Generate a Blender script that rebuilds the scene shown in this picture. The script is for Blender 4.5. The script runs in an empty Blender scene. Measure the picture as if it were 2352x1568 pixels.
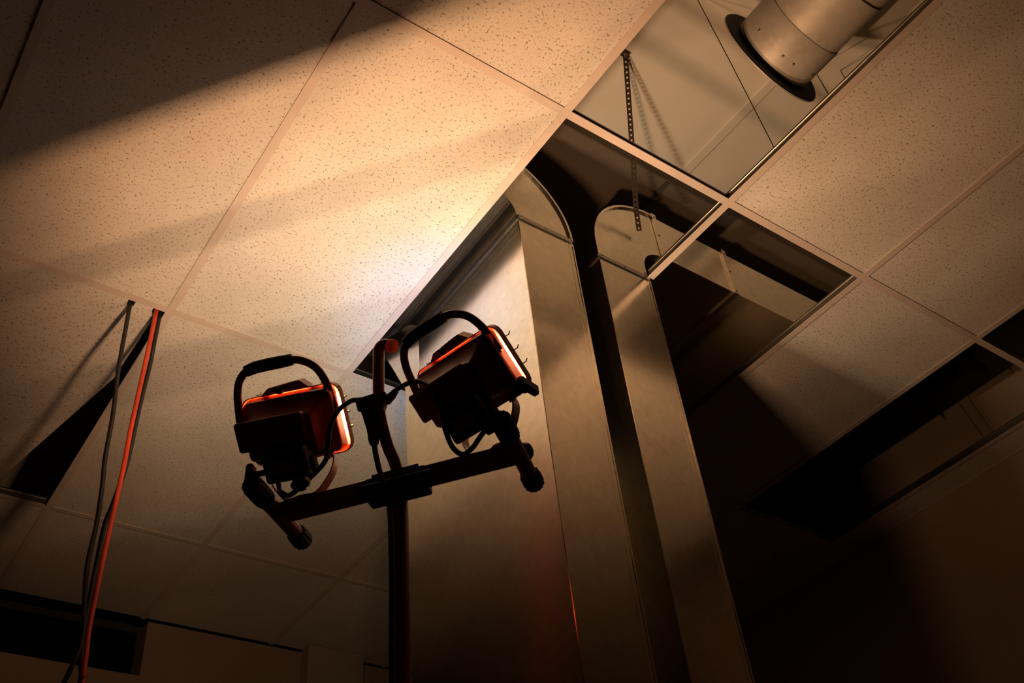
import bpy, bmesh, math, random
from mathutils import Vector, Matrix
random.seed(7)
S = bpy.context.scene
COL = S.collection
CZ = 3.1                      # ceiling height; all z below are given relative to the ceiling plane

# ---------------------------------------------------------------- camera, world, exposure
cam_d = bpy.data.cameras.new('camera'); cam = bpy.data.objects.new('camera', cam_d); COL.objects.link(cam)
cam_d.sensor_width = 36.0; cam_d.sensor_fit = 'HORIZONTAL'; cam_d.lens = 35.549; cam_d.clip_start = 0.02; cam_d.clip_end = 60
CR = ((0.81665, -0.57011, -0.08974), (0.32965, 0.58842, -0.73830), (0.47371, 0.57336, 0.66847))   # right, down, forward
m = Matrix.Identity(4)
for i in range(3):
    m[i][0] = CR[0][i]; m[i][1] = -CR[1][i]; m[i][2] = -CR[2][i]
m[0][3], m[1][3], m[2][3] = 0.0254, 0.1118, -2.2426 + CZ
cam.matrix_world = m
S.camera = cam
w = bpy.data.worlds.new('world'); S.world = w; w.use_nodes = True
w.node_tree.nodes['Background'].inputs[0].default_value = (0.5, 0.6, 1.0, 1)
w.node_tree.nodes['Background'].inputs[1].default_value = 0.0006
S.view_settings.view_transform = 'Standard'; S.view_settings.look = 'None'
S.view_settings.gamma = 1.0; S.view_settings.use_curve_mapping = False
S.view_settings.exposure = 0.0
S.cycles.use_denoising = True
S.cycles.sample_clamp_indirect = 3.0
S.cycles.max_bounces = 10; S.cycles.diffuse_bounces = 5; S.cycles.glossy_bounces = 5
LAMP_L, LAMP_R = 31.0, 19.0   # output of the left and right halogen lamps
# beam of each lamp: colour against the cosine off its axis, then two gains across and along the reflector
BEAM_L = [(0.0, (.03, .01, .004)), (.30, (.16, .07, .03)), (.40, (.42, .19, .08)), (.5, (.82, .39, .18)), (.64, (.95, .49, .25)), (.80, (.82, .49, .28)), (.90, (.74, .49, .30)), (.945, (.68, .52, .38)), (.972, (.60, .58, .66)), (1.0, (.56, .58, .78))]
BEAM_R = [(0.0, (.06, .02, .01)), (.35, (.22, .10, .04)), (.6, (.52, .255, .12)), (.80, (.60, .31, .155)), (.90, (.80, .42, .215)), (1.0, (.98, .53, .28))]
ACROSS = [(0.0, 1.0), (.60, 1.0), (.77, .66), (.86, .30), (1.0, .10)]                       # |x| of the ray in the lamp's frame
ALONG_L = [(-.60, .10), (-.38, .32), (-.20, .85), (.0, 1.0), (.50, .82), (.75, .65)]  # z of the ray in the lamp's frame
ALONG_R = [(-.60, .40), (-.38, .62), (-.20, .92), (.0, 1.0), (.50, .74), (.75, .55)]

# ---------------------------------------------------------------- materials
def new_mat(name):
    mt = bpy.data.materials.new(name); mt.use_nodes = True
    nt = mt.node_tree; return mt, nt, nt.nodes['Principled BSDF']
def noise_tex(nt, scale, detail=4, rough=0.6, coord='Object', vec=None):
    tc = nt.nodes.new('ShaderNodeTexCoord'); n = nt.nodes.new('ShaderNodeTexNoise')
    n.inputs['Scale'].default_value = scale; n.inputs['Detail'].default_value = detail; n.inputs['Roughness'].default_value = rough
    nt.links.new(vec if vec else tc.outputs[coord], n.inputs['Vector']); return n
def ramp(nt, fac, stops):
    r = nt.nodes.new('ShaderNodeValToRGB'); e = r.color_ramp.elements
    e[0].position, e[0].color = stops[0][0], (*stops[0][1], 1); e[1].position, e[1].color = stops[-1][0], (*stops[-1][1], 1)
    for p_, c_ in stops[1:-1]:
        k = e.new(p_); k.color = (*c_, 1)
    nt.links.new(fac, r.inputs['Fac']); return r
def bump(nt, bs, h, strength=0.2, dist=0.002):
    b = nt.nodes.new('ShaderNodeBump'); b.inputs['Strength'].default_value = strength; b.inputs['Distance'].default_value = dist
    nt.links.new(h, b.inputs['Height']); nt.links.new(b.outputs[0], bs.inputs['Normal'])
def plain(name, col, rough=0.5, metal=0.0, var=0.12, scale=30, bmp=0.08):
    mt, nt, bs = new_mat(name)
    n = noise_tex(nt, scale)
    a = tuple(c * (1 - var) for c in col); b = tuple(min(1, c * (1 + var)) for c in col)
    r = ramp(nt, n.outputs['Fac'], [(0.3, a), (0.7, b)])
    nt.links.new(r.outputs[0], bs.inputs['Base Color'])
    bs.inputs['Roughness'].default_value = rough; bs.inputs['Metallic'].default_value = metal
    if bmp: bump(nt, bs, n.outputs['Fac'], bmp)
    return mt

def tile_material():
    mt, nt, bs = new_mat('fissured_tile')
    tc = nt.nodes.new('ShaderNodeTexCoord'); oi = nt.nodes.new('ShaderNodeObjectInfo')
    ad = nt.nodes.new('ShaderNodeVectorMath'); ad.operation = 'MULTIPLY_ADD'
    cmb = nt.nodes.new('ShaderNodeCombineXYZ')
    for k in range(2): nt.links.new(oi.outputs['Random'], cmb.inputs[k])
    nt.links.new(cmb.outputs[0], ad.inputs[0]); ad.inputs[1].default_value = (37, 53, 0)
    nt.links.new(tc.outputs['Object'], ad.inputs[2])
    v = ad.outputs[0]
    n1 = noise_tex(nt, 135, 3, 0.75, vec=v); n2 = noise_tex(nt, 330, 2, 0.6, vec=v); n3 = noise_tex(nt, 5, 3, 0.6, vec=v)
    fis = ramp(nt, n1.outputs['Fac'], [(0.36, (0, 0, 0)), (0.415, (1, 1, 1))])
    pin = ramp(nt, n2.outputs['Fac'], [(0.27, (0.1, 0.1, 0.1)), (0.32, (1, 1, 1))])
    mul = nt.nodes.new('ShaderNodeMixRGB'); mul.blend_type = 'MULTIPLY'; mul.inputs[0].default_value = 1
    nt.links.new(fis.outputs[0], mul.inputs[1]); nt.links.new(pin.outputs[0], mul.inputs[2])
    base = ramp(nt, n3.outputs['Fac'], [(0.3, (0.66, 0.62, 0.56)), (0.7, (0.74, 0.70, 0.64))])
    mix = nt.nodes.new('ShaderNodeMixRGB'); nt.links.new(mul.outputs[0], mix.inputs[0])
    mix.inputs[1].default_value = (0.22, 0.17, 0.11, 1); nt.links.new(base.outputs[0], mix.inputs[2])
    nt.links.new(mix.outputs[0], bs.inputs['Base Color'])
    bs.inputs['Roughness'].default_value = 0.9; bs.inputs['Specular IOR Level'].default_value = 0.2
    bump(nt, bs, mul.outputs[0], 0.35, 0.0015)
    return mt

def duct_material(name, rough=0.2, col=(0.74, 0.72, 0.67)):
    mt, nt, bs = new_mat(name)
    tc = nt.nodes.new('ShaderNodeTexCoord'); vo = nt.nodes.new('ShaderNodeTexVoronoi'); vo.inputs['Scale'].default_value = 55
    nt.links.new(tc.outputs['Object'], vo.inputs['Vector'])
    n = noise_tex(nt, 3, 4, 0.6)
    mix = nt.nodes.new('ShaderNodeMixRGB'); mix.inputs[0].default_value = 0.35
    nt.links.new(n.outputs['Fac'], mix.inputs[1]); nt.links.new(vo.outputs['Color'], mix.inputs[2])
    r = ramp(nt, mix.outputs[0], [(0.25, tuple(c * 0.86 for c in col)), (0.75, tuple(min(1, c * 1.08) for c in col))])
    nt.links.new(r.outputs[0], bs.inputs['Base Color'])
    mr = nt.nodes.new('ShaderNodeMapRange'); mr.inputs['To Min'].default_value = rough * 0.85; mr.inputs['To Max'].default_value = rough * 1.2
    nt.links.new(n.outputs['Fac'], mr.inputs['Value']); nt.links.new(mr.outputs[0], bs.inputs['Roughness'])
    bs.inputs['Metallic'].default_value = 1.0
    nb = noise_tex(nt, 6, 2, 0.5); bump(nt, bs, nb.outputs['Fac'], 0.06, 0.01)
    return mt

M = {}
M['tile'] = tile_material()
M['tee'] = plain('white_tee_paint', (0.65, 0.56, 0.50), 0.45, 0, 0.05, 12, 0)
M['galv'] = duct_material('galvanised_web', 0.38, (0.34, 0.32, 0.28))
M['duct'] = duct_material('galvanised_duct', 0.19, (0.88, 0.82, 0.70))
M['spiral'] = duct_material('spiral_duct', 0.55, (0.56, 0.52, 0.45)); M['spiral'].node_tree.nodes['Principled BSDF'].inputs['Metallic'].default_value = 0.35
M['cleat'] = duct_material('drive_cleat', 0.3, (0.50, 0.47, 0.43))
M['wall'] = plain('painted_wall', (0.30, 0.225, 0.16), 0.85, 0, 0.06, 3, 0.05)
M['pale_wall'] = plain('pale_pilaster', (0.31, 0.265, 0.21), 0.85, 0, 0.05, 3, 0.05)
M['deck'] = plain('painted_deck', (0.62, 0.58, 0.50), 0.8, 0, 0.06, 2.5, 0.1)
M['brown'] = plain('brown_deck_shade', (0.11, 0.085, 0.06), 0.75, 0, 0.08, 4)  # dark tone standing in for the shade on the rear deck
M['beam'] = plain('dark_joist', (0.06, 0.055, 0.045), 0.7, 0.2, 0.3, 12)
M['floor'] = plain('floor_carpet', (0.03, 0.028, 0.025), 0.95, 0, 0.2, 40)
M['orange'] = plain('orange_enamel', (0.62, 0.055, 0.012), 0.3, 0.0, 0.06, 20, 0.02)
M['red'] = plain('red_enamel', (0.42, 0.030, 0.015), 0.27, 0.0, 0.08, 20, 0.02)
M['black'] = plain('black_plastic', (0.012, 0.012, 0.014), 0.45, 0.0, 0.2, 60)
M['rubber'] = plain('black_rubber', (0.010, 0.010, 0.011), 0.6, 0.0, 0.2, 60)
M['cord_black'] = plain('black_cord', (0.015, 0.013, 0.012), 0.5, 0.0, 0.2, 60)
M['cord_orange'] = plain('orange_cord', (0.62, 0.06, 0.02), 0.5, 0.0, 0.1, 60)
M['pale'] = plain('pale_leak_strip', (0.82, 0.78, 0.70), 0.6, 0, 0.04, 30, 0)  # pale so that light leaking at the lamp rim reads white
M['label'] = plain('rating_plate', (0.30, 0.31, 0.25), 0.4, 0.3, 0.1, 40)
M['reflector'] = plain('hammered_reflector', (0.85, 0.83, 0.80), 0.35, 0.9, 0.04, 90, 0.3)
M['steel'] = plain('plated_steel', (0.65, 0.62, 0.58), 0.25, 1.0, 0.1, 60)
M['strap'] = plain('strap_steel', (0.09, 0.065, 0.045), 0.45, 0.8, 0.3, 80)
M['navy'] = plain('dark_navy_glass', (0.001, 0.0015, 0.004), 0.6, 0.0, 0.1, 4, 0)
M['navy'].node_tree.nodes['Principled BSDF'].inputs['Specular IOR Level'].default_value = 0.1
def glass_mat():
    mt, nt, bs = new_mat('lamp_glass')
    tr = nt.nodes.new('ShaderNodeBsdfTransparent'); gl = nt.nodes.new('ShaderNodeBsdfGlossy'); gl.inputs['Roughness'].default_value = 0.03
    fr = nt.nodes.new('ShaderNodeFresnel'); mx = nt.nodes.new('ShaderNodeMixShader')
    ge = nt.nodes.new('ShaderNodeNewGeometry'); io = nt.nodes.new('ShaderNodeMapRange')      # thin pane: same fresnel from both sides
    io.inputs['To Min'].default_value = 1.45; io.inputs['To Max'].default_value = 1 / 1.45
    nt.links.new(ge.outputs['Backfacing'], io.inputs['Value']); nt.links.new(io.outputs[0], fr.inputs['IOR'])
    n = noise_tex(nt, 4); r = ramp(nt, n.outputs['Fac'], [(0.3, (0.93, 0.94, 0.93)), (0.7, (0.97, 0.98, 0.97))])
    nt.links.new(r.outputs[0], tr.inputs[0])
    nt.links.new(fr.outputs[0], mx.inputs[0]); nt.links.new(tr.outputs[0], mx.inputs[1]); nt.links.new(gl.outputs[0], mx.inputs[2])
    nt.links.new(mx.outputs[0], nt.nodes['Material Output'].inputs[0]); return mt
M['glass'] = glass_mat()
def translucent(name, col):
    mt, nt, bs = new_mat(name); tl = nt.nodes.new('ShaderNodeBsdfTranslucent'); mx = nt.nodes.new('ShaderNodeMixShader'); mx.inputs[0].default_value = .75
    n = noise_tex(nt, 40); r = ramp(nt, n.outputs['Fac'], [(0.3, tuple(c * .9 for c in col)), (0.7, col)])
    nt.links.new(r.outputs[0], bs.inputs['Base Color']); nt.links.new(r.outputs[0], tl.inputs['Color']); bs.inputs['Roughness'].default_value = .3
    nt.links.new(bs.outputs[0], mx.inputs[1]); nt.links.new(tl.outputs[0], mx.inputs[2]); nt.links.new(mx.outputs[0], nt.nodes['Material Output'].inputs[0]); return mt
M['amber_glow'] = translucent('amber_glow_plastic', (1.0, .30, .03))  # amber colour imitates the lit inside of the hook tube
def bulb_mat():
    mt, nt, bs = new_mat('halogen_tube')
    bs.inputs['Emission Color'].default_value = (1, 0.82, 0.6, 1); bs.inputs['Emission Strength'].default_value = 8
    n = noise_tex(nt, 5); r = ramp(nt, n.outputs['Fac'], [(0.3, (0.8, 0.8, 0.8)), (0.7, (0.9, 0.9, 0.9))]); nt.links.new(r.outputs[0], bs.inputs['Base Color'])
    return mt
M['bulb'] = bulb_mat()

# ---------------------------------------------------------------- geometry helpers
def mesh_obj(name, bm, mat, parent=None, smooth=False, raw=False):
    """link bm as one mesh object; coordinates are world coords relative to the ceiling unless raw (local)"""
    if not raw: bmesh.ops.translate(bm, verts=bm.verts, vec=(0, 0, CZ))
    bmesh.ops.recalc_face_normals(bm, faces=bm.faces)
    me = bpy.data.meshes.new(name); bm.to_mesh(me); bm.free()
    me.materials.append(mat)
    if smooth:
        for p_ in me.polygons: p_.use_smooth = True
        try: me.set_sharp_from_angle(angle=math.radians(38))
        except Exception: pass
    o = bpy.data.objects.new(name, me); COL.objects.link(o)
    if parent:
        o.parent = parent
        if not raw: o.matrix_parent_inverse = parent.matrix_basis.inverted()
    return o
def empty(name, loc, mat3=None):
    o = bpy.data.objects.new(name, None); COL.objects.link(o); o.empty_display_size = 0.05
    mm = Matrix.Identity(4)
    if mat3 is not None:
        for i in range(3):
            for j in range(3): mm[i][j] = mat3[i][j]
    mm[0][3], mm[1][3], mm[2][3] = loc[0], loc[1], loc[2] + CZ
    o.matrix_basis = mm
    return o
def tag(o, label, cat, group=None):
    o['label'] = label; o['category'] = cat
    if group: o['group'] = group
    return o
def box(bm, x0, x1, y0, y1, z0, z1, bev=0.0, seg=1):
    b2 = bmesh.new()
    vs = [b2.verts.new((x, y, z)) for x in (x0, x1) for y in (y0, y1) for z in (z0, z1)]
    for f in ((0, 1, 3, 2), (4, 6, 7, 5), (0, 4, 5, 1), (2, 3, 7, 6), (0, 2, 6, 4), (1, 5, 7, 3)): b2.faces.new([vs[i] for i in f])
    if bev: bmesh.ops.bevel(b2, geom=list(b2.edges), offset=bev, segments=seg, affect='EDGES', profile=0.5)
    add(bm, b2); return bm
def add(bm, b2, mtx=None):
    if mtx is not None: bmesh.ops.transform(b2, matrix=mtx, verts=b2.verts)
    mp = {}
    for v in b2.verts: mp[v] = bm.verts.new(v.co)
    for f in b2.faces:
        try: bm.faces.new([mp[v] for v in f.verts])
        except ValueError: pass
    b2.free()
def frame_of(d):
    d = Vector(d).normalized(); up = Vector((0, 0, 1)) if abs(d.z) < 0.9 else Vector((1, 0, 0))
    x = up.cross(d).normalized(); y = d.cross(x); return x, y, d
def tube(bm, pts, r, seg=12, cap=True, radii=None, bumps=0):
    pts = [Vector(p_) for p_ in pts]; n = len(pts); rings = []
    x, y, d = frame_of(pts[1] - pts[0])
    for i, p_ in enumerate(pts):
        if i == 0: t = pts[1] - pts[0]
        elif i == n - 1: t = pts[-1] - pts[-2]
        else: t = (pts[i + 1] - pts[i]).normalized() + (pts[i] - pts[i - 1]).normalized()
        t.normalize(); x = (x - t * x.dot(t)).normalized(); y = t.cross(x)
        rr = radii[i] if radii else r; ring = []
        for k in range(seg):
            a = 2 * math.pi * k / seg; q = rr * (1 + (bumps if k % 2 else 0))
            ring.append(bm.verts.new(p_ + x * (q * math.cos(a)) + y * (q * math.sin(a))))
        rings.append(ring)
    for i in range(n - 1):
        for k in range(seg): bm.faces.new((rings[i][k], rings[i][(k + 1) % seg], rings[i + 1][(k + 1) % seg], rings[i + 1][k]))
    if cap: bm.faces.new(rings[0][::-1]); bm.faces.new(rings[-1])
    return bm
def spline(pts, n=8):
    P = [Vector(p_) for p_ in pts]; P = [2 * P[0] - P[1]] + P + [2 * P[-1] - P[-2]]; out = []
    for i in range(1, len(P) - 2):
        for k in range(n):
            t = k / n; a, b, c, d = P[i - 1], P[i], P[i + 1], P[i + 2]
            out.append(0.5 * ((2 * b) + (c - a) * t + (2 * a - 5 * b + 4 * c - d) * t * t + (3 * b - a - 3 * c + d) * t ** 3))
    out.append(P[-2]); return out
def rrect(xa, xb, za, zb, r, n=4):
    out = []
    for cx, cz, a0 in ((xb - r, zb - r, 0), (xa + r, zb - r, 90), (xa + r, za + r, 180), (xb - r, za + r, 270)):
        for k in range(n + 1):
            a = math.radians(a0 + 90 * k / n); out.append((cx + r * math.cos(a), cz + r * math.sin(a)))
    return out
def loft(bm, secs, cap0=False, cap1=False, close=False):
    """secs: list of (y, [(x,z)...])"""
    rings = [[bm.verts.new((x, y, z)) for x, z in pr] for y, pr in secs]; n = len(rings[0])
    idx = list(range(len(rings) - 1)) + ([-1] if close else [])
    for i in idx:
        a, b = rings[i], rings[i + 1]
        for k in range(n): bm.faces.new((a[k], a[(k + 1) % n], b[(k + 1) % n], b[k]))
    if cap0: bm.faces.new(rings[0])
    if cap1: bm.faces.new(rings[-1][::-1])
    return bm
def prism(bm, poly, axis, a0, a1):
    """poly in the two other axes, extruded along axis (0,1,2)"""
    def mk(u, v, a):
        return {0: (a, u, v), 1: (u, a, v), 2: (u, v, a)}[axis]
    A = [bm.verts.new(mk(u, v, a0)) for u, v in poly]; B = [bm.verts.new(mk(u, v, a1)) for u, v in poly]
    bm.faces.new(A); bm.faces.new(B[::-1]); n = len(poly)
    for k in range(n): bm.faces.new((A[k], A[(k + 1) % n], B[(k + 1) % n], B[k]))
    return bm
def lathe(bm, prof, org, axis, seg=20, bumps=0.0):
    """prof: [(r, t)] along axis from org"""
    x, y, d = frame_of(axis); org = Vector(org); rings = []
    for r, t in prof:
        ring = []
        for k in range(seg):
            a = 2 * math.pi * k / seg; q = r * (1 + (bumps if k % 2 else 0))
            ring.append(bm.verts.new(org + d * t + x * (q * math.cos(a)) + y * (q * math.sin(a))))
        rings.append(ring)
    for i in range(len(rings) - 1):
        for k in range(seg): bm.faces.new((rings[i][k], rings[i][(k + 1) % seg], rings[i + 1][(k + 1) % seg], rings[i + 1][k]))
    bm.faces.new(rings[0][::-1]); bm.faces.new(rings[-1]); return bm
N = bmesh.new

# ---------------------------------------------------------------- room shell
XL, XR, YF, YB = -3.66, 3.83, -3.66, 4.35
DECK = 0.62
def struct(name, bm, mat):
    o = mesh_obj(name, bm, mat); o['kind'] = 'structure'; return o
struct('floor', box(N(), XL - .1, XR + .1, YF - .1, YB + .6, -CZ - .1, -CZ), M['floor'])
struct('wall_right', box(N(), XR, XR + .1, YF, YB + .6, -CZ, DECK), M['wall'])
struct('wall_left', box(N(), XL - .1, XL, YF, YB + .6, -CZ, DECK), M['wall'])
struct('wall_front', box(N(), XL, XR, YF - .1, YF, -CZ, DECK), M['wall'])
# back wall: lower field, high dark opening with a jamb, fascia with a shadow gap under the ceiling, pilaster flush with it
bm = N()
WX0, WX1, WZ0 = -0.55, 1.247, -0.26
box(bm, XL, XR, YB, YB + .14, -CZ, WZ0); box(bm, XL, WX0, YB, YB + .14, WZ0, -0.008); box(bm, WX1, XR, YB, YB + .14, WZ0, -0.008)
struct('wall_back', bm, M['wall'])
bm = N(); box(bm, WX0 - .05, WX1 + .05, YB + .141, YB + .16, WZ0 - .03, 0.0)
struct('window_1', bm, M['navy'])
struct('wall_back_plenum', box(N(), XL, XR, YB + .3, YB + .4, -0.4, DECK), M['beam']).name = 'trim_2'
struct('trim_1', box(N(), 1.99, 2.285, YB - .08, YB - .001, -CZ, -0.0005), M['pale_wall'])
# upper deck seen through the missing tiles
bm = N(); box(bm, XL, XR + .1, YF, YB + .6, DECK, DECK + .1)
deck = struct('roof_deck', bm, M['deck'])
bm = N(); box(bm, 2.055, 2.095, -1.0, 1.518, DECK - .014, DECK - .0005, 0.004)
mesh_obj('batten', bm, M['deck'], deck)
mesh_obj('deck_shade_panel', box(N(), .9, 3.80, 1.52, 3.5, .53, DECK - .001, .004), M['brown'], deck)  # added dark panel, stands in for the shaded part of the deck
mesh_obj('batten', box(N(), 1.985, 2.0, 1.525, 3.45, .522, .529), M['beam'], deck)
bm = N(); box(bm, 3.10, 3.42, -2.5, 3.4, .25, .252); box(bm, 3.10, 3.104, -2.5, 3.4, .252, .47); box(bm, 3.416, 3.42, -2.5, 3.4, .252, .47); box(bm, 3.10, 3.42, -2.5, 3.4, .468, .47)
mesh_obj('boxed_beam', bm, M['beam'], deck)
for y0 in (1.06, 1.42, 1.74):
    bm = N(); box(bm, 3.02, 3.56, y0, y0 + .04, .236, .2495); box(bm, 3.02, 3.56, y0, y0 + .004, .2, .236)
    mesh_obj('beam_hanger', bm, M['strap'], deck)

# ---------------------------------------------------------------- suspended ceiling: perimeter angle, tees, tiles
bm = N()
box(bm, XR - .022, XR - .0005, YF, YB, 0, .0015); box(bm, XR - .002, XR - .0005, YF, YB, .0015, .025)
box(bm, XL + .0005, XL + .022, YF, YB, 0, .0015); box(bm, XL + .0005, XL + .002, YF, YB, .0015, .025)
box(bm, XL, XR, YF + .0005, YF + .022, 0, .0015)
ceiling = struct('ceiling', bm, M['tee'])
cols = [i * .61 for i in range(-6, 7)]                    # tees running in y
rows = [j * 1.22 for j in range(-3, 4)]                   # cross tees running in x
def web_bm(L, axis):
    b = N()
    if axis == 1:
        box(b, -.0008, .0008, 0, L, .0016, .034); box(b, -.0035, .0035, 0, L, .031, .039, .001)
        for k in range(int(L / .1)): box(b, .0009, .0013, .05 + k * .1, .056 + k * .1, .012, .022)
    else:
        box(b, 0, L, -.0008, .0008, .0016, .034); box(b, 0, L, -.0035, .0035, .031, .039, .001)
    return b
def make_tee(name, axis, L, loc, proto={}):
    key = (axis, round(L, 3))
    if key not in proto:
        if axis == 1: fb = box(N(), -.012, .012, 0, L, 0, .0015)
        else: fb = box(N(), .0122, L - .0122, -.012, .012, .0001, .0014)
        f = mesh_obj(name, fb, M['tee'], None, raw=True); f.parent = ceiling
        wbo = mesh_obj('tee_web', web_bm(L, axis), M['galv'], f, raw=True)
        proto[key] = (f, wbo)
    else:
        f0, w0 = proto[key]; f = f0.copy(); COL.objects.link(f); wbo = w0.copy(); COL.objects.link(wbo); wbo.parent = f
    f.location = (loc[0], loc[1], loc[2] + CZ)
    return f
for x in cols:
    if abs(x - 1.83) < .01:
        make_tee('main_tee', 1, 1.576 - YF, (x, YF, 0)); make_tee('main_tee', 1, YB - 2.43, (x, 2.43, 0))
    else: make_tee('main_tee', 1, YB - YF, (x, YF, 0))
for y in rows:
    for i in range(-6, 6): make_tee('cross_tee', 0, .61, (i * .61, y, 0))
    make_tee('cross_tee', 0, XR - 3.66, (3.66, y, 0))
missing = {(2, 0), (2, 1), (3, 1), (5, 0), (5, 1), (0, 2)}
def tile_bm(wd, ln): return box(N(), 0, wd, 0, ln, 0, .015, .0012)
tproto = {}
for i in range(-6, 7):
    for j in range(-3, 4):
        if (i, j) in missing: continue
        x0 = i * .61 + .004; x1 = (XR if i == 6 else (i + 1) * .61) - .004
        y0 = j * 1.22 + .004; y1 = (YB if j == 3 else (j + 1) * 1.22) - .004
        key = (round(x1 - x0, 3), round(y1 - y0, 3))
        if key not in tproto:
            o = mesh_obj('ceiling_tile', tile_bm(x1 - x0, y1 - y0), M['tile'], None, raw=True); o.parent = ceiling; tproto[key] = o
        else: o = tproto[key].copy(); COL.objects.link(o)
        o.location = (x0, y0, CZ + .0040)
# the tile with its corner cut away where the cords drop through
bm = N(); prism(bm, [(.004, 2.448), (.486, 2.448), (.487, 2.484), (.507, 2.484), (.508, 2.448), (.562, 2.448), (.563, 2.488), (.577, 2.488), (.569, 2.83), (.395, 3.62), (.38, 3.656), (.004, 3.656)], 2, .0017, .0165)
o = mesh_obj('ceiling_tile', bm, M['tile'], ceiling); o['label'] = 'tile with a long corner cut off, leaving a black wedge'
b = N(); lathe(b, [(.0035, 0), (.0045, .002), (.003, .004), (.001, .005)], (.597, 3.648, .002), (0, 0, -1), 12); mesh_obj('screw', b, M['steel'], ceiling, smooth=True)
# ---------------------------------------------------------------- hanger wires
def wire(pts, lab):
    o = mesh_obj('hanger_wire', tube(N(), pts, .0016, 6), M['strap'], smooth=True); tag(o, lab, 'wire', 'ceiling hanger wires'); return o
wire([(1.62, .955, DECK), (1.72, .985, .36), (1.826, 1.018, .06), (1.83, 1.02, .03)], 'thin wire slanting from the deck to the tee beside the perforated strap')
wire([(2.17, .93, DECK - .001), (1.95, .86, .3), (1.83, .81, .03)], 'thin wire between the round duct collar and the tee on its right')
wire([(2.25, .90, DECK - .001), (1.83, .75, .03)], 'thin wire crossing the gap right of the round duct, nearer the wall of tiles')
wire([(3.66, 1.62, DECK - .001), (3.655, 1.63, .25), (3.66, 1.6, .03)], 'thin wire hanging in the dark open bay at the right edge')

# ---------------------------------------------------------------- sheet-metal ducts
YD0, YD1 = 1.58, 2.232
def arc(cx, cz, r, a0, a1, n=14):
    return [(cx + r * math.cos(math.radians(a0 + (a1 - a0) * k / n)), cz + r * math.sin(math.radians(a0 + (a1 - a0) * k / n))) for k in range(n + 1)]
def rim(bm, pts, y0, y1, t):
    """thin raised rim following pts (x,z) as one closed strip"""
    A, B = [], []
    for i, (x, z) in enumerate(pts):
        a = pts[max(i - 1, 0)]; b = pts[min(i + 1, len(pts) - 1)]; d = Vector((b[0] - a[0], b[1] - a[1])).normalized() * t
        A.append((x - d.y, z + d.x)); B.append((x + d.y, z - d.x))
    prism(bm, A + B[::-1], 1, y0, y1)
def screws(parent, pts, axis, r=.0035):
    for p_ in pts: mesh_obj('screw', lathe(N(), [(r, 0), (r, .0015), (r * .5, .003)], p_, axis, 8), M['steel'], parent)
def rect_duct(name, label, xa, xb, cx, sgn, rt, rh, zc, xend):
    """vertical riser xa..xb, radius elbow about (cx, zc) turning towards sgn, then a horizontal run to xend"""
    root = empty(name, ((xa + xb) / 2, (YD0 + YD1) / 2, -CZ)); tag(root, label, 'duct')
    bm = box(N(), xa, xb, YD0, YD1, -CZ, 0.0, .0015)
    riser = mesh_obj('riser', bm, M['duct'], root)
    # elbow cheeks / throat / heel as one closed sheet body
    inner = arc(cx, zc, rt, 180 if sgn > 0 else 0, 90); outer = arc(cx, zc, rh, 180 if sgn > 0 else 0, 90)
    poly = [(inner[0][0], 0.0005)] + inner + outer[::-1] + [(outer[0][0], 0.0005)]
    bm = N(); prism(bm, poly, 1, YD0 + .003, YD1 - .003)
    elb = mesh_obj('elbow', bm, M['duct'], root)
    for ys in (YD0, YD1):
        bm = N(); rim(bm, [(outer[0][0], -.001)] + outer, ys - .004, ys + .004, .004); mesh_obj('standing_seam', bm, M['duct'], root)
    ztop, zbot = zc + rh, zc + rt
    x0, x1 = sorted((cx, xend))
    bm = box(N(), x0, x1, YD0 + .002, YD1 - .002, zbot, ztop, .0015); mesh_obj('horizontal_run', bm, M['duct'], root)
    # S-cleat at the riser top
    bm = N(); box(bm, xa - .001, xb + .001, YD0 - .004, YD0 + .001, -.012, .006, .001); box(bm, xa - .001, xb + .001, YD1 - .001, YD1 + .004, -.012, .006, .001)
    box(bm, xa - .004, xa + .001, YD0, YD1, -.012, .006, .001); box(bm, xb - .001, xb + .004, YD0, YD1, -.012, .006, .001)
    cl = mesh_obj('cleat', bm, M['cleat'], root)
    screws(cl, [((xa + xb) / 2, YD0 - .004, -.003), (xa + .012, YD0 - .004, .0)], (0, -1, 0))
    # collar where elbow meets the run, and a joint further along
    for cxx in (cx, cx + sgn * .335):
        bm = N(); box(bm, cxx - .008, cxx + .012, YD0 - .006, YD0 + .002, zbot - .008, ztop + .008, .001)
        box(bm, cxx - .008, cxx + .012, YD0, YD1, zbot - .008, zbot + .001, .001); box(bm, cxx - .008, cxx + .012, YD0, YD1, ztop - .001, ztop + .008, .001)
        c2 = mesh_obj('cleat', bm, M['duct'], root)
        screws(c2, [(cxx + .002, YD0 - .006, zbot + .004), (cxx + .002, YD0 - .006, (zbot + ztop) / 2), (cxx + .002, YD0 - .006, ztop - .01)], (0, -1, 0))
    # pittsburgh lock seam down the right edge of the near face
    mesh_obj('lock_seam', box(N(), xb - .016, xb - .0148, YD0 - .0005, YD0 + .001, -CZ, -.014), M['duct'], root)
    mesh_obj('lock_seam', box(N(), xb - .001, xb + .0035, YD0 - .002, YD0 + .002, -CZ, -.014), M['duct'], root)
    return root
dl = rect_duct('rectangular_duct', 'wide shiny galvanised duct riser right behind the work lights, elbow turning left', 1.317, 1.516, 1.216, -1, .101, .300, 0.0, -.6)
dr = rect_duct('rectangular_duct', 'narrower galvanised duct riser right of the first, elbow turning right above the tiles', 1.622, 1.826, 1.926, 1, .100, .304, .055, 3.09)
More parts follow.
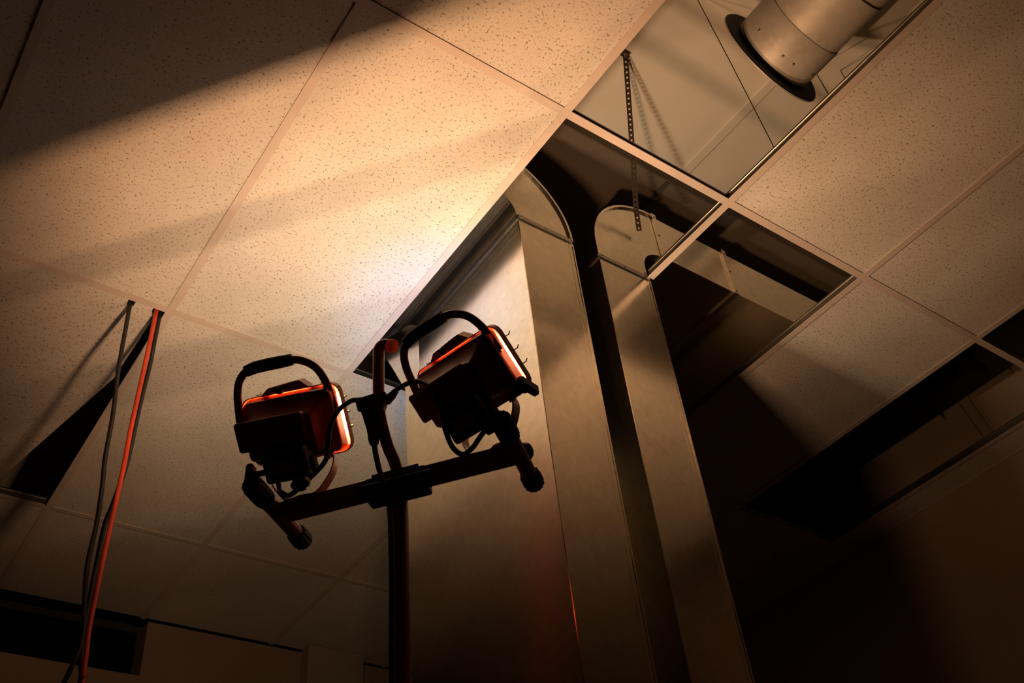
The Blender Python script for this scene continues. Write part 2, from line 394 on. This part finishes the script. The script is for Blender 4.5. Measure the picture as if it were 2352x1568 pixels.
# bend creases near the top of the left riser's lit face, and its flared rear gusset
for zc_ in (-.062, -.036): mesh_obj('crease', box(N(), 1.3158, 1.3172, YD0 + .01, YD1, zc_, zc_ + .0015), M['duct'], dl)
bm = N(); inn = [(1.3165, 2.14, z) for z in (-.215, -.16, -.08, .0, .05)]; out = [(1.3165, 2.213, -.208), (1.309, 2.238, -.158), (1.295, 2.268, -.078), (1.275, 2.294, .0), (1.262, 2.306, .044)]
for dx_ in (0, .0015):
    A = [bm.verts.new((x + dx_, y, z)) for x, y, z in inn]; B = [bm.verts.new((x + dx_, y, z)) for x, y, z in out]
    for k in range(4): bm.faces.new((A[k], B[k], B[k + 1], A[k + 1]))
mesh_obj('gusset', bm, M['duct'], dl, smooth=True)
bm = N(); box(bm, 1.309, 1.317, 2.222, 2.236, .03, .18, .001); g = mesh_obj('corner_cleat', bm, M['steel'], dl)

# round spiral duct with its end flange
rx, ry, rz = 1.797, .90, .318
root = empty('round_duct', (rx, ry, rz)); tag(root, 'round beige duct with a black backed end flange above the upper right opening', 'duct')
bm = N(); tube(bm, [(rx, ry - .012, rz), (rx, -1.2, rz)], .129, 64)
mesh_obj('pipe', bm, M['spiral'], root, smooth=True)
bm = N(); lathe(bm, [(.126, 0), (.1325, .002), (.1325, .125), (.131, .128)], (rx, ry - .012, rz), (0, -1, 0), 64); mesh_obj('collar', bm, M['spiral'], root, smooth=True)
for yy in (.60, .36, .1, -.2):
    bm = N(); lathe(bm, [(.129, 0), (.1312, .001), (.1312, .005), (.129, .006)], (rx, yy, rz), (0, -1, 0), 64); mesh_obj('seam', bm, M['strap'], root, smooth=True)
bm = N(); lathe(bm, [(.160, 0), (.180, 0), (.180, .003), (.160, .003)], (rx, ry, rz), (0, -1, 0), 64)
lathe(bm, [(.12, -.004), (.180, -.002), (.181, 0), (.12, .0005)], (rx, ry, rz), (0, -1, 0), 64)
mesh_obj('flange', bm, M['spiral'], root, smooth=True)
bm = N(); lathe(bm, [(.125, .0035), (.178, .0035), (.176, .006), (.125, .006)], (rx, ry, rz), (0, -1, 0), 64); mesh_obj('black_ring', bm, M['rubber'], root, smooth=True)  # flat black ring on the back face of the flange
bm = N(); lathe(bm, [(.02, .004), (.02, .012), (.012, .016), (.012, .03), (.006, .032)], (rx - .01, ry, rz - .05), (0, 1, 0), 20); mesh_obj('knob', bm, M['steel'], root, smooth=True)
for a in (200, 245, 262, 300):
    a_ = math.radians(a); screws(root, [(rx + .1325 * math.cos(a_), ry - .06, rz + .1325 * math.sin(a_))], (math.cos(a_), 0, math.sin(a_)), .004)

# perforated hanger strap
bm = N()
P = [Vector((1.576, 1.237, DECK - .008)), Vector((1.735, 1.452, .355)), Vector((1.790, 1.530, .262)), Vector((1.818, 1.562, .205))]
side = Vector((0.80, -0.58, 0.0)).normalized()
for a, b in zip(P, P[1:]):
    d = b - a; L = d.length; n = max(2, int(L / .0165)); d /= L; c = L / n; nn = d.cross(side).normalized() * .0008; hw = .0085
    for k in range(n):
        o0 = a + d * (k * c); cen = o0 + d * (c / 2); hole = [(math.cos(math.radians(45 + 45 * q)), math.sin(math.radians(45 + 45 * q))) for q in range(8)]
        outer = [(1, 1), (0, 1), (-1, 1), (-1, 0), (-1, -1), (0, -1), (1, -1), (1, 0)]
        for sg in (1, -1):
            ov = [bm.verts.new(cen + side * (hw * u) + d * (c / 2 * v) + nn * sg) for u, v in outer]
            iv = [bm.verts.new(cen + side * (.0036 * u) + d * (.0036 * v) + nn * sg) for u, v in hole]
            for q in range(8): bm.faces.new((ov[q], ov[(q + 1) % 8], iv[(q + 1) % 8], iv[q]))
st = mesh_obj('hanger_strap', bm, M['strap']); tag(st, 'perforated steel strap dangling from the deck over the right duct elbow', 'strap')
bm = N(); lathe(bm, [(.008, 0), (.008, .004), (.004, .007)], (1.578, 1.238, DECK - .009), (0, 0, -1), 10); mesh_obj('screw', bm, M['steel'], st)
bm = N(); box(bm, 1.566, 1.59, 1.226, 1.25, DECK - .008, DECK - .001, .001); mesh_obj('bracket', bm, M['strap'], st)

# ---------------------------------------------------------------- cords dropping out of the ceiling
def cord(name, pts, r, mat, lab, cat='cord', grp=None):
    o = mesh_obj(name, tube(N(), spline(pts, 8), r, 10), mat, smooth=True); tag(o, lab, cat, grp); return o
G = 'cords hanging from the ceiling'
cord('hanging_cord', [(.49, 2.52, .12), (.495, 2.49, .05), (.497, 2.475, .0), (.510, 2.495, -.24), (.526, 2.515, -.38), (.535, 2.535, -.516), (.548, 2.555, -.599), (.558, 2.575, -.696), (.562, 2.595, -.816), (.578, 2.615, -.901), (.595, 2.635, -.996), (.585, 2.655, -1.08), (.56, 2.68, -1.2), (.53, 2.7, -1.6), (.5, 2.7, -CZ + .01)], .0064, M['cord_black'],
     'black cord hanging alone, left of the orange one', 'cord', G)
cord('hanging_cord', [(.58, 2.53, .12), (.578, 2.49, .05), (.577, 2.475, .0), (.580, 2.495, -.211), (.582, 2.515, -.407), (.587, 2.53, -.513), (.589, 2.545, -.63), (.590, 2.56, -.754), (.594, 2.58, -.884), (.599, 2.60, -.982), (.611, 2.62, -1.08), (.62, 2.65, -1.3), (.62, 2.7, -CZ + .01)], .0068, M['cord_orange'],
     'bright orange extension cord hanging from the ceiling between two black cords', 'cord', G)
cord('hanging_cord', [(.60, 2.53, .12), (.594, 2.49, .05), (.592, 2.485, .0), (.597, 2.505, -.099), (.602, 2.525, -.152), (.601, 2.545, -.307), (.601, 2.56, -.495), (.592, 2.585, -.615), (.586, 2.605, -.675), (.590, 2.625, -.757), (.596, 2.645, -.876), (.603, 2.665, -.963), (.616, 2.685, -1.034), (.628, 2.7, -1.09), (.64, 2.72, -1.4), (.64, 2.75, -CZ + .01)], .0064, M['cord_black'],
     'black cord hanging just behind and right of the orange one', 'cord', G)

# ---------------------------------------------------------------- lamp stand
BD = Vector((.618, -.786, 0)); BP = Vector((.787, .617, 0))            # along the bar, and across it
PL_, PR_ = Vector((.657, 1.602, -1.2)), Vector((.941, 1.240, -1.2)); PC = Vector((.803, 1.420, -1.2))
stand = empty('lamp_stand', (PC.x, PC.y, -CZ)); tag(stand, 'dark red steel tripod stand with a crossbar carrying two work lights', 'stand')
def obox(bm, c, ax, ay, az, hx, hy, hz, bev=0):
    b2 = N(); box(b2, -hx, hx, -hy, hy, -hz, hz, bev); mm = Matrix.Identity(4)
    for i in range(3): mm[i][0] = ax[i]; mm[i][1] = ay[i]; mm[i][2] = az[i]; mm[i][3] = c[i]
    add(bm, b2, mm); return bm
ZV = Vector((0, 0, 1))
LB = (PR_ - PL_).length
mesh_obj('crossbar', obox(N(), (PL_ + PR_) / 2, BD, BP, ZV, LB / 2 - .004, .0155, .0155, .003), M['red'], stand)
for c in (PL_, PR_):
    t = mesh_obj('end_tube', tube(N(), [c - BP * .098, c + BP * .098], .0145, 20), M['red'], stand, smooth=True)
    for s in (-1, 1):
        b = N(); L0 = c + BP * (s * (.072 if s > 0 else .050)); L1 = c + BP * (s * .106)
        tube(b, [L0, L0 + (L1 - L0) * .12, L0 + (L1 - L0) * .85, L1], .018, 28, radii=[.0172, .0178, .0182, .0165], bumps=.09)
        mesh_obj('end_cap', b, M['rubber'], t)
mesh_obj('pole', tube(N(), [PC + Vector((0, 0, -.012)), PC + Vector((0, 0, -.75))], .0158, 24), M['red'], stand, smooth=True)
mesh_obj('lower_pole', tube(N(), [PC + Vector((0, 0, -.75)), PC + Vector((0, 0, -1.75))], .0190, 24), M['red'], stand, smooth=True)
b = N(); obox(b, PC + Vector((0, 0, -.006)), BD, BP, ZV, .058, .020, .0215, .003); obox(b, PC - BP * .021 + Vector((0, 0, -.018)) + BD * .004, BD, BP, ZV, .07, .006, .016, .002)
sl = mesh_obj('clamp_sleeve', b, M['black'], stand)
b = N(); obox(b, PC + Vector((0, 0, .017)), BD, BP, ZV, .045, .018, .006, .002); mesh_obj('clamp_plate', b, M['red'], sl)
for k in range(3):
    a = math.radians(40 + 120 * k); d = Vector((math.cos(a), math.sin(a), 0)); top = PC + Vector((0, 0, -.95)); foot = PC + d * .62; foot.z = -CZ + .014
    lg = mesh_obj('leg', tube(N(), [top + d * .03, foot], .0125, 14), M['red'], stand, smooth=True)
    mesh_obj('rubber_foot', tube(N(), [foot - (foot - top).normalized() * .05, foot + (foot - top).normalized() * .003], .016, 14), M['rubber'], lg, smooth=True)
mesh_obj('leg_hub', tube(N(), [PC + Vector((0, 0, -.90)), PC + Vector((0, 0, -1.0))], .034, 16), M['black'], stand, smooth=True)
# carrying hook: bent tube rising from the clamp, open end turned towards the right lamp
hp = [(.804, 1.418, -1.190), (.796, 1.419, -1.155), (.782, 1.418, -1.126), (.768, 1.411, -1.098), (.758, 1.407, -1.062), (.755, 1.405, -1.02), (.755, 1.405, -.925), (.7555, 1.404, -.908), (.759, 1.400, -.900), (.764, 1.394, -.899), (.769, 1.388, -.904)]
b = N(); tube(b, spline(hp, 6), .0112, 18, cap=False)
hk = mesh_obj('hook_tube', b, M['red'], stand, smooth=True)
hk.data.materials.append(M['orange'])
sol = hk.modifiers.new('wall', 'SOLIDIFY'); sol.thickness = .0012; sol.offset = -1
dd = Vector((.45, -.72, -.53)).normalized(); e0 = Vector(hp[-1])
b = N(); tube(b, [e0, e0 + dd * .008, e0 + dd * .012], .0135, 22, radii=[.0125, .0135, .0135], cap=False); b.faces.new([v for v in list(b.verts)[-22:]])
mesh_obj('end_cap', b, M['amber_glow'], hk, smooth=True)  # added cap, its amber colour stands in for light inside the open end
# knobs on the bar
def oval_knob(bm, c, d, r=.016, L=.02):
    lathe(bm, [(r * .45, 0), (r * .5, L * .25), (r, L * .35), (r * 1.05, L * .7), (r * .7, L)], c, d, 16, .06)
for c, d in ((Vector((.669, 1.531, -1.186)), (-.3, -.3, .25)), (Vector((.950, 1.300, -1.165)), (-.5, -.4, .35)), (Vector((.963, 1.262, -1.178)), (.9, -.2, .3))):
    b = N(); oval_knob(b, c, d, .0165, .022); mesh_obj('knob', b, M['black'], stand, smooth=True)

# ---------------------------------------------------------------- halogen work lights
def work_light(T, RM, label, barpt, knob_side, power, beam, along, kb):
    root = empty('work_light', T, RM); tag(root, label, 'work light', 'twin halogen work lights on the stand')
    Rm = Matrix(RM); inv = Rm.transposed()
    def loc(p_): return inv @ (Vector(p_) - Vector(T))
    def part(name, bm, mat, par=None, smooth=False):
        return mesh_obj(name, bm, mat, par or root, smooth=smooth, raw=True)
    # housing: open sheet body tapering back from the mouth
    b = N(); secs = [(-.008, rrect(-.1005, .0975, -.066, .0672, .019)), (-.030, rrect(-.0950, .0935, -.062, .062, .016)), (-.036, rrect(-.086, .086, -.053, .054, .012)),
                     (-.078, rrect(-.074, .074, -.046, .034, .008)), (-.088, rrect(-.070, .070, -.042, .030, .006))]
    loft(b, secs, cap1=True); h = part('housing', b, M['red'], smooth=True)
    sm = h.modifiers.new('wall', 'SOLIDIFY'); sm.thickness = .0015; sm.offset = -1
    # reflector bowl
    b = N(); loft(b, [(-.014, rrect(-.086, .086, -.053, .053, .012)), (-.035, rrect(-.080, .080, -.040, .040, .010)), (-.054, rrect(-.072, .072, -.016, .016, .006)), (-.058, rrect(-.070, .070, -.008, .008, .004))], cap1=True)
    part('reflector', b, M['reflector'], h, True)
    # raised rear slab with its overhanging left lip
    b = N(); box(b, -.082, .060, -.104, -.084, -.022, .036, .004); part('rear_cover', b, M['red'], h)
    # bezel
    b = N(); loft(b, [(-.009, rrect(-.1065, .1065, -.070, .070, .022)), (.005, rrect(-.1065, .1065, -.070, .070, .022)), (.007, rrect(-.1035, .1035, -.067, .067, .020)), (.007, rrect(-.093, .093, -.058, .058, .013)),
                      (.0005, rrect(-.093, .093, -.058, .058, .013)), (.0005, rrect(-.1035, .1035, -.067, .067, .020)), (-.009, rrect(-.1045, .1045, -.068, .068, .021))], close=True)
    bz = part('bezel', b, M['orange'], smooth=True)
    b = N(); box(b, -.096, .096, .001, .004, -.061, .061); part('glass', b, M['glass'], bz)
    # clips bridging housing and bezel, hinge screws
    for cx, cz in ((-.05, .060), (.05, .060), (-.05, -.060), (.05, -.060)):
        b = N(); box(b, cx - .008, cx + .008, -.022, .001, cz - .004, cz + .004, .001); part('clip', b, M['red'], h)
    # top latch cover
    b = N(); prism(b, [(-.058, .069), (-.040, .082), (.016, .0865), (.030, .0865), (.046, .071)], 1, -.012, .012); part('latch_cover', b, M['orange'], bz)
    b = N(); lathe(b, [(.007, 0), (.008, .008), (.005, .012)], (-.012, -.014, .074), (0, -1, .2), 12); part('latch_screw', b, M['black'], bz)
    # wire guard over the glass
    b = N()
    for zz in (-.025, .005, .035):
        tube(b, [(-.1075, .002, zz), (-.1085, .010, zz), (-.104, .024, zz), (.104, .024, zz), (.1085, .010, zz), (.1075, .002, zz)], .0012, 6)
        if knob_side > 0: tube(b, [(.110, .012, zz), (.1165, .010, zz + .004)], .0011, 6)
    for xx in (-.07, 0, .07): tube(b, [(xx, -.004, .072), (xx, .028, .070), (xx, .028, -.070), (xx, -.004, -.072)], .0012, 6)
    part('guard', b, M['strap'], bz)
    b = N(); box(b, .0945, .1040, -.0012, .0004, -.058, .060); part('leak_strip', b, M['pale'], bz)  # pale strip added to whiten the light leaking along this rim
    # lamp tube
    b = N(); tube(b, [(-.058, -.047, 0), (-.054, -.047, 0), (.054, -.047, 0), (.058, -.047, 0)], .005, 12, radii=[.003, .005, .005, .003]); part('halogen_tube', b, M['bulb'], h, True)
    # junction box with rating plate and gland
    b = N(); box(b, -.032, .058, -.124, -.072, -.086, -.024, .006, 2); jb = part('junction_box', b, M['black'], h)
    b = N(); box(b, .054, .064, -.105, -.085, -.078, -.050, .003); part('box_latch', b, M['black'], jb)
    b = N(); box(b, -.018, .034, -.1255, -.1235, -.068, -.040, .0005); part('rating_plate', b, M['label'], jb)
    b = N(); lathe(b, [(.009, 0), (.009, .010), (.006, .016)], (.034, -.100, -.085), (0, -.2, -1), 12); part('cable_gland', b, M['black'], jb)
    # carrying handle with grip
    def hy(x, z): return -.033 + .19 * x + (z - .035) * .12
    prof = [(-.094, .018), (-.092, .045), (-.088, .085), (-.078, .112), (-.058, .1275), (-.030, .1295), (.022, .1290), (.048, .122), (.070, .104), (.083, .076), (.089, .045), (.092, .018)]
    hd = part('handle', tube(N(), spline([(x, hy(x, z), z) for x, z in prof], 5), .0078, 14), M['red'], None, True)
    gp = [(-.064, .1255), (-.045, .1292), (-.020, .1297), (.005, .1292), (.028, .1288)]
    part('grip', tube(N(), [(x, hy(x, z), z) for x, z in gp], .012, 14, radii=[.0115, .0125, .0125, .0125, .0115]), M['rubber'], hd, True)
    for s in (-1, 1):
        b = N(); lathe(b, [(.009, 0), (.009, .006), (.006, .009)], (s * .088, hy(s * .09, .02), .020), (s, 0, 0), 10); part('handle_bolt', b, M['steel'], hd)
    # U bracket down to the crossbar
    bl = loc(barpt); lx = Vector((1, 0, 0)); dn = inv @ Vector((0, 0, -1))
    bk = None
    lx = (lx - dn * lx.dot(dn)).normalized(); q = dn.cross(lx).normalized()
    b = N()
    piv = Vector((.006, -.022, -.066))
    def band(pts, wv, hw=.009, th=.0014):
        pts = [Vector(p_) for p_ in pts]; rings = []
        for i, p_ in enumerate(pts):
            t = (pts[min(i + 1, len(pts) - 1)] - pts[max(i - 1, 0)]).normalized(); nn = t.cross(wv).normalized()
            rings.append([b.verts.new(p_ + wv * (hw * u) + nn * (th * v)) for u, v in ((1, 1), (-1, 1), (-1, -1), (1, -1))])
        for i in range(len(rings) - 1):
            for k in range(4): b.faces.new((rings[i][k], rings[i][(k + 1) % 4], rings[i + 1][(k + 1) % 4], rings[i + 1][k]))
        b.faces.new(rings[0]); b.faces.new(rings[-1][::-1])
    mid = bl
    e = lx
    path = [piv + e * -.058, piv * .7 + mid * .3 + e * -.066, piv * .35 + mid * .65 + e * -.056, mid + e * -.030, mid, mid + e * .030, piv * .35 + mid * .65 + e * .056, piv * .7 + mid * .3 + e * .066, piv + e * .058]
    band(spline(path, 5), q)
    bk = part('bracket', b, M['red'])
    b = N(); tube(b, [piv + e * -.063, piv + e * .063], .0045, 10); part('pivot_bolt', b, M['steel'], bk)
    for s in (-1, 1):
        b = N(); box(b, piv.x + s * .056 - .002, piv.x + s * .056 + .002, -.034, -.010, -.074, -.050, .001); part('pivot_ear', b, M['red'], h)
    # tilt knob
    kb = Vector(kb)
    b = N(); d = e * knob_side
    lathe(b, [(.006, 0), (.006, .022), (.009, .026), (.010, .032)], kb, d, 12)
    wing = q if knob_side > 0 else d.cross(q)
    obox(b, kb + d * .038, d, wing, d.cross(wing), .008, .026, .012, .005)
    part('tilt_knob', b, M['black'], bk, True)
    # the light itself: a slim source lying along the halogen tube, facing out of the reflector
    ld = bpy.data.lights.new('halogen', 'AREA'); ld.shape = 'RECTANGLE'; ld.size = .105; ld.size_y = .010; ld.energy = power
    ld.use_nodes = True; nt = ld.node_tree; em = nt.nodes['Emission']
    ge = nt.nodes.new('ShaderNodeNewGeometry'); dt = nt.nodes.new('ShaderNodeVectorMath'); dt.operation = 'DOT_PRODUCT'
    nt.links.new(ge.outputs['Incoming'], dt.inputs[0]); nt.links.new(ge.outputs['Normal'], dt.inputs[1])
    ab = nt.nodes.new('ShaderNodeMath'); ab.operation = 'ABSOLUTE'; nt.links.new(dt.outputs['Value'], ab.inputs[0])
    rp = ramp(nt, ab.outputs[0], beam)
    def axis_gain(vec, tab, absolute):
        d2 = nt.nodes.new('ShaderNodeVectorMath'); d2.operation = 'DOT_PRODUCT'; d2.inputs[1].default_value = vec
        nt.links.new(ge.outputs['Incoming'], d2.inputs[0]); out = d2.outputs['Value']; lo_, hi_ = -1.0, 1.0
        if absolute:
            a2 = nt.nodes.new('ShaderNodeMath'); a2.operation = 'ABSOLUTE'; nt.links.new(out, a2.inputs[0]); out = a2.outputs[0]; lo_ = 0.0
        mr = nt.nodes.new('ShaderNodeMapRange'); mr.inputs['From Min'].default_value = lo_; mr.inputs['From Max'].default_value = hi_; nt.links.new(out, mr.inputs['Value'])
        return ramp(nt, mr.outputs[0], [((t - lo_) / (hi_ - lo_), (v, v, v)) for t, v in tab]).outputs[0]
    gx = axis_gain([RM[i][0] for i in range(3)], ACROSS, True); gz = axis_gain([RM[i][2] for i in range(3)], along, False)
    m1 = nt.nodes.new('ShaderNodeMath'); m1.operation = 'MULTIPLY'; nt.links.new(gx, m1.inputs[0]); nt.links.new(gz, m1.inputs[1])
    nt.links.new(rp.outputs[0], em.inputs['Color']); nt.links.new(m1.outputs[0], em.inputs['Strength'])
    lo = bpy.data.objects.new('halogen', ld); COL.objects.link(lo); lo.parent = root
    lo.matrix_local = Matrix(((1, 0, 0, 0), (0, 0, -1, -.040), (0, 1, 0, 0), (0, 0, 0, 1)))   # local -z -> +y
    return root
RML = ((.6109, .5790, -.5399), (-.7860, .3620, -.5011), (-.0947, .7305, .6763))
RMR = ((.2125, .6708, -.7106), (-.9761, .1121, -.1861), (-.0452, .7331, .6786))
work_light((.6809, 1.5959, -.9886), RML, 'left halogen work light, glowing at its right rim, nearly upright', (.683, 1.557, -1.1835), -1, LAMP_L, BEAM_L, ALONG_L, (-.050, -.070, -.070))
work_light((.9018, 1.2999, -1.0004), RMR, 'right halogen work light, tilted over in front of the bright duct', (.911, 1.278, -1.1835), 1, LAMP_R, BEAM_R, ALONG_R, (.066, -.022, -.066))

# ---------------------------------------------------------------- splitter cord feeding both lamps
root = empty('splitter_cord', (.772, 1.405, -CZ)); tag(root, 'black power cord with a Y shaped splitter looped between the two work lights', 'cord')
b = N(); b2 = N(); prism(b2, [(-.028, .005), (-.022, .016), (.010, .024), (.024, .024), (.027, .012), (.012, -.045), (.008, -.088), (-.008, -.088), (-.012, -.045)], 1, -.011, .011)
bmesh.ops.bevel(b2, geom=list(b2.edges), offset=.003, segments=1, affect='EDGES')
mm = Matrix.Identity(4); fw = Vector((.637, .771, 0)); rt = Vector((.771, -.637, 0))
for i in range(3): mm[i][0] = rt[i]; mm[i][1] = fw[i]; mm[i][2] = ZV[i]; mm[i][3] = (.748, 1.412, -1.045)[i]
add(b, b2, mm); mesh_obj('splitter', b, M['rubber'], root)
def lead(pts, par=root, r=.0048): mesh_obj('lead', tube(N(), spline(pts, 7), r, 10), M['cord_black'], par, smooth=True)
mesh_obj('boot', tube(N(), [(.768, 1.398, -1.035), (.777, 1.395, -1.024), (.783, 1.388, -1.013)], .008, 12, radii=[.010, .0085, .006]), M['rubber'], root, smooth=True)
mesh_obj('boot', tube(N(), [(.732, 1.426, -1.048), (.728, 1.430, -1.030), (.724, 1.433, -1.028)], .008, 12, radii=[.010, .009, .006]), M['rubber'], root, smooth=True)
lead([(.658, 1.620, -1.112), (.655, 1.600, -1.150), (.645, 1.565, -1.180), (.655, 1.550, -1.190), (.680, 1.530, -1.160), (.696, 1.500, -1.135), (.690, 1.478, -1.118), (.683, 1.458, -1.092), (.691, 1.447, -1.058), (.710, 1.440, -1.033), (.722, 1.434, -1.027), (.731, 1.428, -1.036)])
lead([(.775, 1.397, -1.028), (.785, 1.385, -1.010), (.804, 1.351, -1.009), (.817, 1.323, -1.041), (.824, 1.310, -1.084), (.834, 1.310, -1.128), (.857, 1.322, -1.160), (.872, 1.312, -1.180), (.886, 1.300, -1.169), (.896, 1.290, -1.150), (.903, 1.275, -1.135)])
lead([(.748, 1.408, -1.125), (.748, 1.405, -1.157), (.755, 1.398, -1.21), (.766, 1.394, -1.253), (.772, 1.395, -1.30), (.775, 1.398, -1.42), (.775, 1.400, -1.60), (.78, 1.395, -2.2), (.77, 1.38, -2.9), (.75, 1.3, -CZ + .006), (.5, 1.0, -CZ + .006)], r=.0052)
